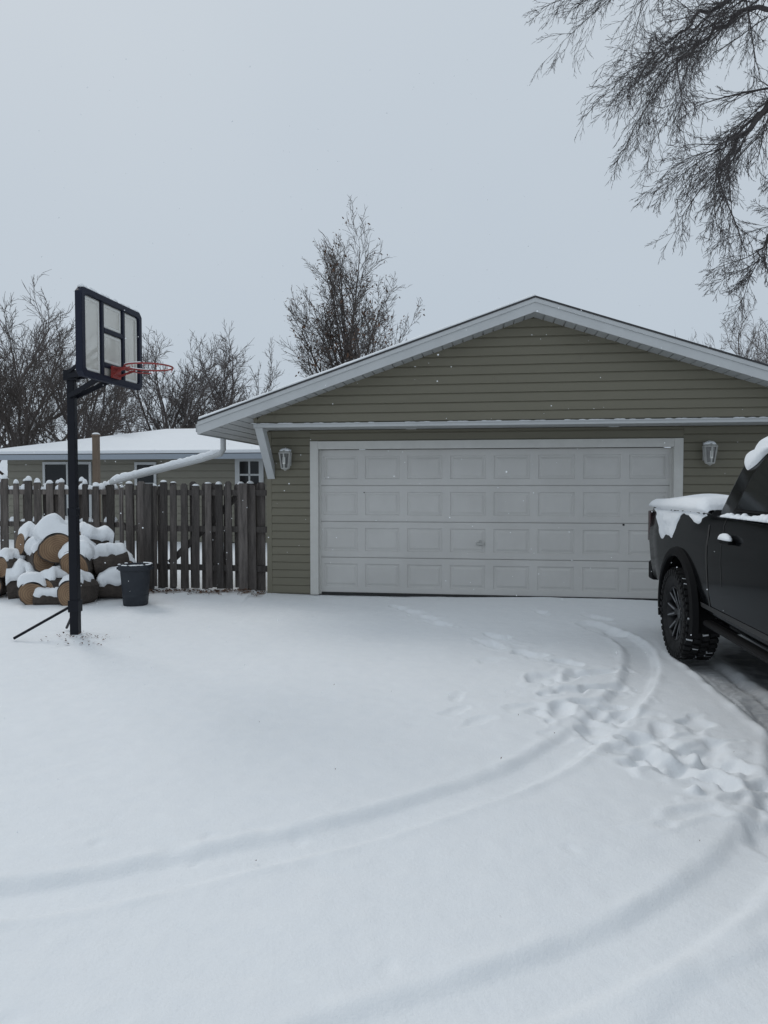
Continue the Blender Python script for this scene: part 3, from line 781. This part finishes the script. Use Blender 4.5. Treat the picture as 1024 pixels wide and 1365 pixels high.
for s in (0, 3.75):
    for sd_ in (-1, 1):
        k = 30; vv = []; ra = .493
        for y in (sd_*.61, sd_*.965):
            for j in range(k+1):
                t = R(-15)+R(210)*j/k; vv.append((s+ra*math.cos(t), y, ZW+.04+ra*math.sin(t)))
        mb.add(vv, [(j,j+1,j+k+2,j+k+1) for j in range(k)]+[tuple(range(k+1))])
        vv = []; k = 36
        for (rr, y) in ((.485,.985),(.485,1.03),(.50,1.04),(.555,1.03),(.575,.985)):
            for j in range(k+1):
                t = R(-16)+R(212)*j/k; vv.append((s+rr*math.cos(t), sd_*y, ZW+.04+rr*math.sin(t)))
        mb.add(vv, [(a*(k+1)+j, a*(k+1)+j+1, (a+1)*(k+1)+j+1, (a+1)*(k+1)+j) for a in range(4) for j in range(k)])
mb.box(-1.0,4.3,-.5,.5,.42,.60)
mb.box(4.60,4.75,-.88,.88,.50,.74); mb.box(4.62,4.70,-.62,.62,.76,1.05)
mb.box(-.3,.3,-.62,.62,.3,.42)
mb.make('flares_and_frame', M_plast, T, smooth=True, split=35)
mb = MB(); mb.box(.60,3.10,-.97,-.88,.41,.46); mb.box(.60,3.10,.88,.97,.41,.46); mb.box(-1.29,-1.12,-.95,.95,.56,.76)
mb.make('steps_and_rear_bumper', M_plast, T, bevel=.03)
levels = [(1.29,.78,3.20,.945),(1.36,.80,3.08,.925),(1.52,.83,2.86,.865),(1.72,.87,2.58,.785),(1.84,.91,2.42,.735),(1.885,.96,2.32,.69),(1.915,1.06,2.2,.61),(1.93,1.25,2.0,.45)]
def rrect(x0, x1, w, r, z, k=5):
    out = []
    for cx_, cy_, a0 in ((x1-r, w-r, 0), (x0+r, w-r, 90), (x0+r, -w+r, 180), (x1-r, -w+r, 270)):
        for i in range(k+1):
            t = R(a0+90*i/k); out.append((cx_+r*math.cos(t), cy_+r*math.sin(t), z))
    return out
vs = []; fs = []
for z, a, b_, w_ in levels: vs += rrect(a, b_, w_, .09, z)
k = 24
for i in range(len(levels)-1):
    for j in range(k): fs.append((i*k+j, i*k+(j+1)%k, (i+1)*k+(j+1)%k, (i+1)*k+j))
fs.append(tuple((len(levels)-1)*k+j for j in range(k)))
mesh('cab', vs, fs, M_paint, T, smooth=True, split=40)
def wy(z):
    for (z0,_,_,w0),(z1,_,_,w1) in zip(levels[:-1], levels[1:]):
        if z0 <= z <= z1: return w0+(w1-w0)*(z-z0)/(z1-z0)
    return .94
gl = MB(); tm = MB()
for sd_ in (-1, 1):
    for poly in ([(1.18,1.39),(1.98,1.39),(1.98,1.80),(1.36,1.80),(1.23,1.62)], [(2.08,1.39),(2.90,1.39),(2.56,1.76),(2.45,1.80),(2.08,1.80)]):
        c_ = (sum(p[0] for p in poly)/len(poly), sum(p[1] for p in poly)/len(poly))
        for grow_, off, tgt in ((1.0,.012,gl),(1.09,.008,tm)):
            n = len(poly); vv = []
            rowsP = []
            for z in [1.39,1.52,1.62,1.72,1.80]:
                xs_ = []
                for i in range(n):
                    (x0,z0),(x1,z1) = poly[i], poly[(i+1)%n]
                    if z0 == z1:
                        if abs(z0-z) < 1e-6: xs_ += [x0,x1]
                    elif min(z0,z1)-1e-6 <= z <= max(z0,z1)+1e-6: xs_.append(x0+(x1-x0)*(z-z0)/(z1-z0))
                a, b_ = min(xs_), max(xs_)
                a = c_[0]+(a-c_[0])*grow_; b_ = c_[0]+(b_-c_[0])*grow_; zz_ = c_[1]+(z-c_[1])*grow_
                rowsP.append((a, b_, zz_))
            for a, b_, z in rowsP: vv += [(a, sd_*(wy(z)+off), z), (b_, sd_*(wy(z)+off), z)]
            tgt.add(vv, [(2*i, 2*i+1, 2*i+3, 2*i+2) for i in range(len(rowsP)-1)])
gl.add([(.805,-.62,1.45),(.805,.62,1.45),(.865,.58,1.78),(.865,-.58,1.78)], [(0,1,2,3)])
gl.add([(3.06,-.80,1.40),(3.06,.80,1.40),(2.52,.66,1.80),(2.52,-.66,1.80)], [(0,1,2,3)])
gl.make('windows', M_glass, T); tm.make('window_trim', M_plast, T)
def hw(z):
    h = prof(1.0, .47, 1.34)
    for (y0,z0),(y1,z1) in zip(h[1:-1], h[2:-1]):
        if z0 <= z <= z1 and z1 > z0: return y0+(y1-y0)*(z-z0)/(z1-z0)
    return .92
mb = MB()
def strip(s0, s1, z0, z1, off=.003, dsl=0, n=10):
    for sd_ in (-1, 1):
        vv = []
        for i in range(n+1):
            z = z0+(z1-z0)*i/n; q = dsl*i/n; vv += [(s0+q, sd_*(hw(z)+off), z), (s1+q, sd_*(hw(z)+off), z)]
        mb.add(vv, [(2*i,2*i+1,2*i+3,2*i+2) for i in range(n)])
strip(.765,.795,.50,1.33); strip(1.10,1.108,.80,1.31,dsl=0); strip(2.02,2.03,.52,1.31); strip(3.1,3.108,.52,1.30)
strip(1.10,3.1,.515,.523); strip(.55,3.1,.56,.60,off=.006)
mb.make('panel_gaps', M_black, T)
mb = MB()
for sd_ in (-1, 1):
    for s in (1.16, 2.12):
        y = sd_*1.0; mb.box(s, s+.2, min(y,y+sd_*.035), max(y,y+sd_*.035), 1.135, 1.17)
    mb.box(2.95, 3.05, min(sd_*.93,sd_*1.08), max(sd_*.93,sd_*1.08), 1.30, 1.34); mb.box(2.92,3.04,min(sd_*1.06,sd_*1.28),max(sd_*1.06,sd_*1.28),1.30,1.55)
mb.make('handles_mirrors', M_plast, T, bevel=.01)
mb = MB()
for sd_ in (-1, 1): mb.box(-1.185,-1.10, min(sd_*.80,sd_*.985), max(sd_*.80,sd_*.985), .98, 1.30)
mb.make('tail_lamps', M_tail, T, bevel=.012)
mb = MB()
for sd_ in (-1, 1): mb.box(4.50,4.66, min(sd_*.62,sd_*.90), max(sd_*.62,sd_*.90), .92, 1.04)
mb.make('head_lamps', mat('head_lamp',(.6,.6,.6),.1), T, bevel=.012)
tire = MB(); rimm = MB(); acc = MB(); ts = MB(); r_ = random.Random(77)
for s in (0, 3.75):
    for sd_ in (-1, 1):
        Mw = Matrix.Translation((s, sd_*.90, ZW)) @ Matrix.Rotation(R(-90*sd_), 4, 'X')
        tire.add(*lathe([(.235,-.12),(.30,-.135),(.36,-.135),(.385,-.12),(.392,-.10),(.392,.10),(.385,.12),(.36,.137),(.33,.14),(.30,.136),(.255,.125),(.238,.112),(.235,.09)], 56, Mw))
        for j in range(40):
            for row, (z0, z1) in enumerate(((-.135,-.075),(-.065,-.01),(.01,.065),(.075,.135))):
                a = 2*math.pi*(j+(.5 if row % 2 else 0))/40
                Ml = Mw @ Matrix.Rotation(a, 4, 'Z') @ Matrix.Rotation(R(12 if row < 2 else -12), 4, 'X')
                tire.box(.385,.412,-.020,.020,z0,z1,Ml)
                if row in (0, 3):
                    sg = 1 if row == 3 else -1
                    tire.box(.345,.396,-.017,.017,min(sg*.13,sg*.148),max(sg*.13,sg*.148),Mw @ Matrix.Rotation(a,4,'Z'))
                if r_.random() < .5:
                    ts.box(.388,.404,.022,.036,z0+.004,z1-.004,Ml)
        rimm.add(*lathe([(.238,.115),(.243,.122),(.235,.128),(.222,.10),(.21,.02),(.20,-.05),(.0,-.05)], 48, Mw))
        rimm.add(*lathe([(.0,.085),(.045,.085),(.055,.075),(.06,.03)], 24, Mw))
        for q in range(6):
            for off in (-.24, .24):
                a0 = 2*math.pi*q/6
                pin = Vector((.05*math.cos(a0), .05*math.sin(a0), .062)); po = Vector((.232*math.cos(a0+off), .232*math.sin(a0+off), .104))
                vv = MB(); vv.beam(pin, po, .036, .03, up=(0,0,1)); rimm.add([Mw @ Vector(v) for v in vv.v], vv.f)
                vv = MB(); pm = pin.lerp(po, .35); vv.beam(pm+Vector((0,0,.0165)), po+Vector((0,0,.0165)), .010, .004, up=(0,0,1)); acc.add([Mw @ Vector(v) for v in vv.v], vv.f)
        for q in range(6):
            a0 = 2*math.pi*(q+.5)/6; acc.add(*lathe([(.009,.05),(.009,.075),(0,.078)], 6, Mw @ Matrix.Translation((.07*math.cos(a0),.07*math.sin(a0),0))))
tire.make('tires', M_tire, T, smooth=True, split=30); rimm.make('rims', M_rim, T, smooth=True, split=30); acc.make('rim_accents', M_alu, T); ts.make('tread_snow', M_snow, T)
def field(name, fn, nu, nv):
    vs = []; fs = []
    for i in range(nu+1):
        for j in range(nv+1): vs.append(fn(i/nu, j/nv))
    for i in range(nu):
        for j in range(nv):
            a = i*(nv+1)+j; fs.append((a, a+1, a+nv+2, a+nv+1))
    return mesh(name, vs, fs, M_snow, T, smooth=True)
def nz1(a, b, sc, sd): return float(vnoise(np.array([a+50.]), np.array([b+50.]), sc, sd)[0])
def bedsnow(u, v):
    s = -1.12+1.85*u
    ed = min(1, u*12, (1-u)*12)**.5
    th = .085*ed*(1+.9*nz1(s, v*2, .3, 5))
    if v < .62:
        y = .93-1.87*(v/.62); e2 = min(1, v*14)**.5
        return (s, y, 1.368+th*e2)
    q = (v-.62)/.38
    dr = .035+.24*max(0, math.exp(-((s+.42)/.34)**4))*(1+.35*nz1(s,0,.1,8))+.05*math.exp(-((s-.45)/.2)**2)+.05*nz1(s,0,.12,9)
    dr = max(.01, dr*ed)
    if q < .3:
        t = q/.3*math.pi/2
        return (s, -.94-(.04+th*.6)*math.sin(t), 1.368-.03+(th+.03)*math.cos(t))
    t = (q-.3)/.7
    z = 1.338-dr*t
    return (s, -(hw(max(z,.9))+.035*(1-t**3)*ed*(1+nz1(s,z,.06,3))-.004*t), z)
field('bed_snow', bedsnow, 110, 46)
def roofsnow(u, v):
    s = .92+1.5*u
    ed = min(1, u*10, (1-u)*8)**.5
    zr0 = 1.93-.06*max(0,(1.25-s)/.33)**2-.05*max(0,(s-2.1)/.39)**2
    th = .085*ed*(1+.7*nz1(s,v*1.5,.25,6))
    if v < .6:
        y = .70-1.36*(v/.6); zr = zr0-.06*max(0,(abs(y)-.42)/.26)**1.6
        return (s, y, zr-.02+th*min(1,v*12)**.5)
    q = (v-.6)/.4
    dr = (.03+.13*math.exp(-((s-1.05)/.2)**4)+.05*nz1(s,0,.15,4))*ed
    if q < .35:
        t = q/.35*math.pi/2
        return (s, -.66-(.05+th*.5)*math.sin(t), zr0-.08+(th+.005)*math.cos(t))
    t = (q-.35)/.65; z = zr0-.08-dr*t
    return (s, -(wy(min(z,1.88))+.045*(1-t**3)*ed+.002), z)
field('roof_snow', roofsnow, 60, 46)
mb = MB(); r_ = random.Random(9)
for s in (1.16, 2.12):
    mb.blob((s+.10,-1.02,1.165), .12, .03, .05, r_, 10, 4)
for i in range(30):
    s = 1.05+i*.065
    mb.blob((s, -.955, 1.325), .06, .03, .05*r_.uniform(.4,1.1), r_, 8, 4)
mb.make('clinging_snow', M_snow, T, smooth=True)

# ------------------------------------------------------------------ trees
def rnd_perp(d, rg):
    v = Vector((rg.gauss(0,1), rg.gauss(0,1), rg.gauss(0,1))); v -= d*v.dot(d)
    return v.normalized() if v.length > 1e-4 else d.orthogonal().normalized()
def grow(mb, p, d, L_, r, lvl, c, rg, tips):
    ns = c['seg'][lvl]; pts = [p.copy()]; rr = [r]; q = p.copy(); dd = d.copy()
    r1 = r*c['taper'][lvl]
    for i in range(ns):
        dd = (dd + rnd_perp(dd, rg)*c['wig'][lvl]*rg.random() + Vector((0,0,1))*c['trop'][lvl]).normalized()
        q = q + dd*(L_/ns); pts.append(q.copy()); rr.append(r+(r1-r)*(i+1)/ns)
    k = c['sides'][lvl]
    mb.tube(pts, rr, k, cap=False)
    if lvl+1 < len(c['seg']):
        n = c['n'][lvl]; az0 = rg.uniform(0, 6.28)
        for j in range(n):
            t = c['t0'][lvl]+(1-c['t0'][lvl])*(j+rg.random())/n
            f = t*ns; i = min(int(f), ns-1); pp = pts[i].lerp(pts[i+1], f-i)
            ax = (pts[i+1]-pts[i]).normalized()
            an = R(c['ang'][lvl])*rg.uniform(.65,1.25)*(1-(c.get('close0',.45) if lvl == 0 else .45)*t)
            if lvl == 0 and c.get('even'):
                e1 = ax.orthogonal().normalized(); e2 = ax.cross(e1); aa = az0+j*2.4
                pd = e1*math.cos(aa)+e2*math.sin(aa)
            else: pd = rnd_perp(ax, rg)
            nd = (ax*math.cos(an)+pd*math.sin(an)).normalized()
            l2 = L_*c['ratio'][lvl]*(rg.uniform(.85,1.08) if lvl == 0 and c.get('even') else rg.uniform(.7,1.15))*(1-c.get('fall',.45)*t)
            grow(mb, pp, nd, l2, max(rr[i]*c['rr'][lvl]*rg.uniform(.8,1.1), c['rmin']), lvl+1, c, rg, tips)
    else: tips.append(pts[-1])
def tree(name, base, H_, seed, c, mt, r0, leaves=0, lsz=.06):
    rg = random.Random(seed); e = empty(name, base); mb = MB(); tips = []
    grow(mb, Vector((0,0,-.1)), Vector((rg.uniform(-.05,.05),0,1)).normalized(), H_, r0, 0, c, rg, tips)
    mb.make('branches', mt, e)
    if leaves:
        lb = MB()
        for _ in range(leaves):
            t = rg.choice(tips); n_ = rnd_perp(Vector((0,0,1)), rg); b_ = Vector((rg.gauss(0,1),rg.gauss(0,1),rg.gauss(0,1))).normalized()
            s_ = lsz*rg.uniform(.6,1.3); o_ = t+Vector((rg.gauss(0,.08),rg.gauss(0,.08),rg.gauss(0,.08)))
            lb.add([o_, o_+n_*s_*.6, o_+n_*s_*.5+b_*s_, o_+b_*s_*.7], [(0,1,2,3)])
        lb.make('leaves', M_leafb, e)
    return e
c1 = dict(seg=[5,7,6,4,3], taper=[.45,.25,.3,.4,.5], wig=[.08,.20,.32,.4,.5], trop=[.05,.05,.07,.05,.03], sides=[8,5,4,3,3], n=[20,11,7,5], t0=[.40,.15,.15,.15], ang=[56,44,42,42], ratio=[.86,.34,.46,.5], rr=[.45,.5,.55,.6], rmin=.0085, fall=.10, even=1, close0=.85)
tree('oak_tree', (-.95, 28, 0), 6.2, 8, c1, M_twig, .22, leaves=1600, lsz=.11)
c2 = dict(seg=[4,6,5,4,3], taper=[.7,.3,.35,.4,.5], wig=[.15,.24,.32,.4,.5], trop=[.05,.05,.05,.05,.03], sides=[7,5,4,3,3], n=[13,10,7,6], t0=[.4,.15,.15,.15], ang=[68,44,42,42], ratio=[1.4,.40,.48,.5], rr=[.45,.5,.55,.6], rmin=.0105, fall=.1, even=1, close0=.6)
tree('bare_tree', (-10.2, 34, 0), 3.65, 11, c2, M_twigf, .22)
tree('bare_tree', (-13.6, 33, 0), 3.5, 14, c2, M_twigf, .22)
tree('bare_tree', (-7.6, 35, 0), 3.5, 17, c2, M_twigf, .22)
tree('bare_tree', (-12.2, 24.5, 0), 3.1, 21, dict(c2, rmin=.0085), M_twig, .16)
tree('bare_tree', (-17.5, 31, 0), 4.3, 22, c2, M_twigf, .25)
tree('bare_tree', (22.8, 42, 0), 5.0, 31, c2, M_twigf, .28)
FT = empty('honeylocust_tree', (8.4, 9.2, 0))
mb = MB(); rg = random.Random(42); tips = []
cf = dict(seg=[7,5,4,3], taper=[.3,.35,.4,.5], wig=[.22,.28,.35,.4], trop=[-.03,-.05,-.05,-.03], sides=[4,3,3,3], n=[13,5,3], t0=[.1,.15,.2], ang=[44,38,36], ratio=[.46,.55,.5], rr=[.5,.6,.75], rmin=.0030, fall=.35)
def limb(pts, r0, r1, nch, L0, t0=.25, bias=Vector((-.55,0,-.35))):
    P_ = [Vector(tuple(q)) for q in catmull(pts, 6)]; n = len(P_); rr = [r0+(r1-r0)*i/(n-1) for i in range(n)]
    for i in range(1, n-1): P_[i] += Vector((rg.gauss(0,.025), rg.gauss(0,.025), rg.gauss(0,.025)))
    mb.tube(P_, rr, 7, cap=False)
    for j in range(nch):
        t = t0+(1-t0)*(j+rg.random())/nch; f = t*(n-1); i = min(int(f), n-2); pp = P_[i].lerp(P_[i+1], f-i)
        ax = (P_[i+1]-P_[i]).normalized(); an = R(rg.uniform(20,55))
        nd = (ax*math.cos(an)+rnd_perp(ax, rg)*math.sin(an)+bias*.6).normalized()
        grow(mb, pp, nd, L0*rg.uniform(.6,1.25), max(rr[i]*.33,.007), 0, cf, rg, tips)
    grow(mb, P_[-1], (P_[-1]-P_[-2]).normalized(), L0*.9, r1, 0, cf, rg, tips)
limb([(0,0,-.2),(.05,0,2),(-.1,.1,4),(0,.2,6.5),(.3,.4,9),(.2,.5,11.5)], .30, .06, 8, 2.2, .5, Vector((0,0,.2)))
limb([(-.05,0,3.6),(-1.6,-.2,5.9),(-2.7,-.3,6.75),(-3.5,-.4,6.45),(-4.1,-.5,5.75),(-4.4,-.55,5.3)], .10, .012, 12, 1.15, .50)
limb([(-.05,.1,4.4),(-1.6,0,7.0),(-2.9,-.1,7.9),(-3.8,-.2,7.75),(-4.5,-.4,7.3),(-4.9,-.5,6.95)], .08, .010, 17, 1.2, .42)
limb([(0,.1,5.0),(-1.2,.6,7.9),(-2.4,.9,9.2),(-3.6,1.0,9.3),(-4.5,1.0,8.9),(-5.1,.9,8.5)], .09, .010, 18, 1.35, .40)
limb([(0,0,4.8),(-1.3,-.8,7.1),(-2.5,-1.2,7.9),(-3.6,-1.4,8.0),(-4.4,-1.5,7.75)], .07, .010, 14, 1.2, .40)
limb([(0,0,3.2),(-1.6,.3,4.7),(-2.5,.4,5.2),(-3.2,.4,5.0),(-3.5,.3,4.5)], .05, .009, 9, .7, .6)
limb([(-.0,.0,3.9),(-1.8,.2,6.2),(-2.8,.3,6.6),(-3.6,.2,6.3),(-4.1,.2,5.9)], .05, .009, 11, 1.0, .5)
limb([(-.0,.2,4.9),(-1.6,.8,7.4),(-2.9,1.2,8.4),(-3.7,1.4,8.1),(-4.3,1.5,7.5)], .06, .009, 13, 1.3, .45)
mb.make('branches', M_twign, FT)

# ------------------------------------------------------------------ leaf litter, flakes
LL = MB(); rg = random.Random(15)
def leaf(x, y, s_):
    z = gz(x, y)+.006+rg.random()*.012; a = rg.uniform(0, 6.28); t = rg.uniform(-.6,.6)
    c_, s2 = math.cos(a)*s_, math.sin(a)*s_
    LL.add([(x,y,z),(x+c_*.5-s2*.3,y+s2*.5+c_*.3,z+t*s_*.5+.008),(x+c_,y+s2,z+.012),(x+c_*.5+s2*.3,y+s2*.5-c_*.3,z+.006)], [(0,1,2,3)])
for i in range(460):
    u = rg.uniform(-3.2,-.8); p = gw(u, -abs(rg.gauss(0,.2))-.0, 0); leaf(p[0], p[1], rg.uniform(.025,.06))
for i in range(70): leaf(-3.05+rg.gauss(0,.17), 7.05+rg.gauss(0,.12), rg.uniform(.012,.035))
for i in range(16): leaf(rg.uniform(-.9,2.5), rg.uniform(2.2,6), rg.uniform(.006,.014))
LL.make('leaf_litter', M_leafb)
FL = MB(); rg = random.Random(99)
for i in range(460):
    y = rg.uniform(2.2, 9.3); x = rg.uniform(-.6,.6)*y; z = rg.uniform(.3, 1.56+.6*y); r = rg.uniform(.0025,.006)
    if y < 4: r *= .6
    FL.add([(x+r,y,z),(x-r,y,z),(x,y+r,z),(x,y-r,z),(x,y,z+r),(x,y,z-r)], [(0,2,4),(2,1,4),(1,3,4),(3,0,4),(2,0,5),(1,2,5),(3,1,5),(0,3,5)])
FL.make('falling_snow', M_snow)
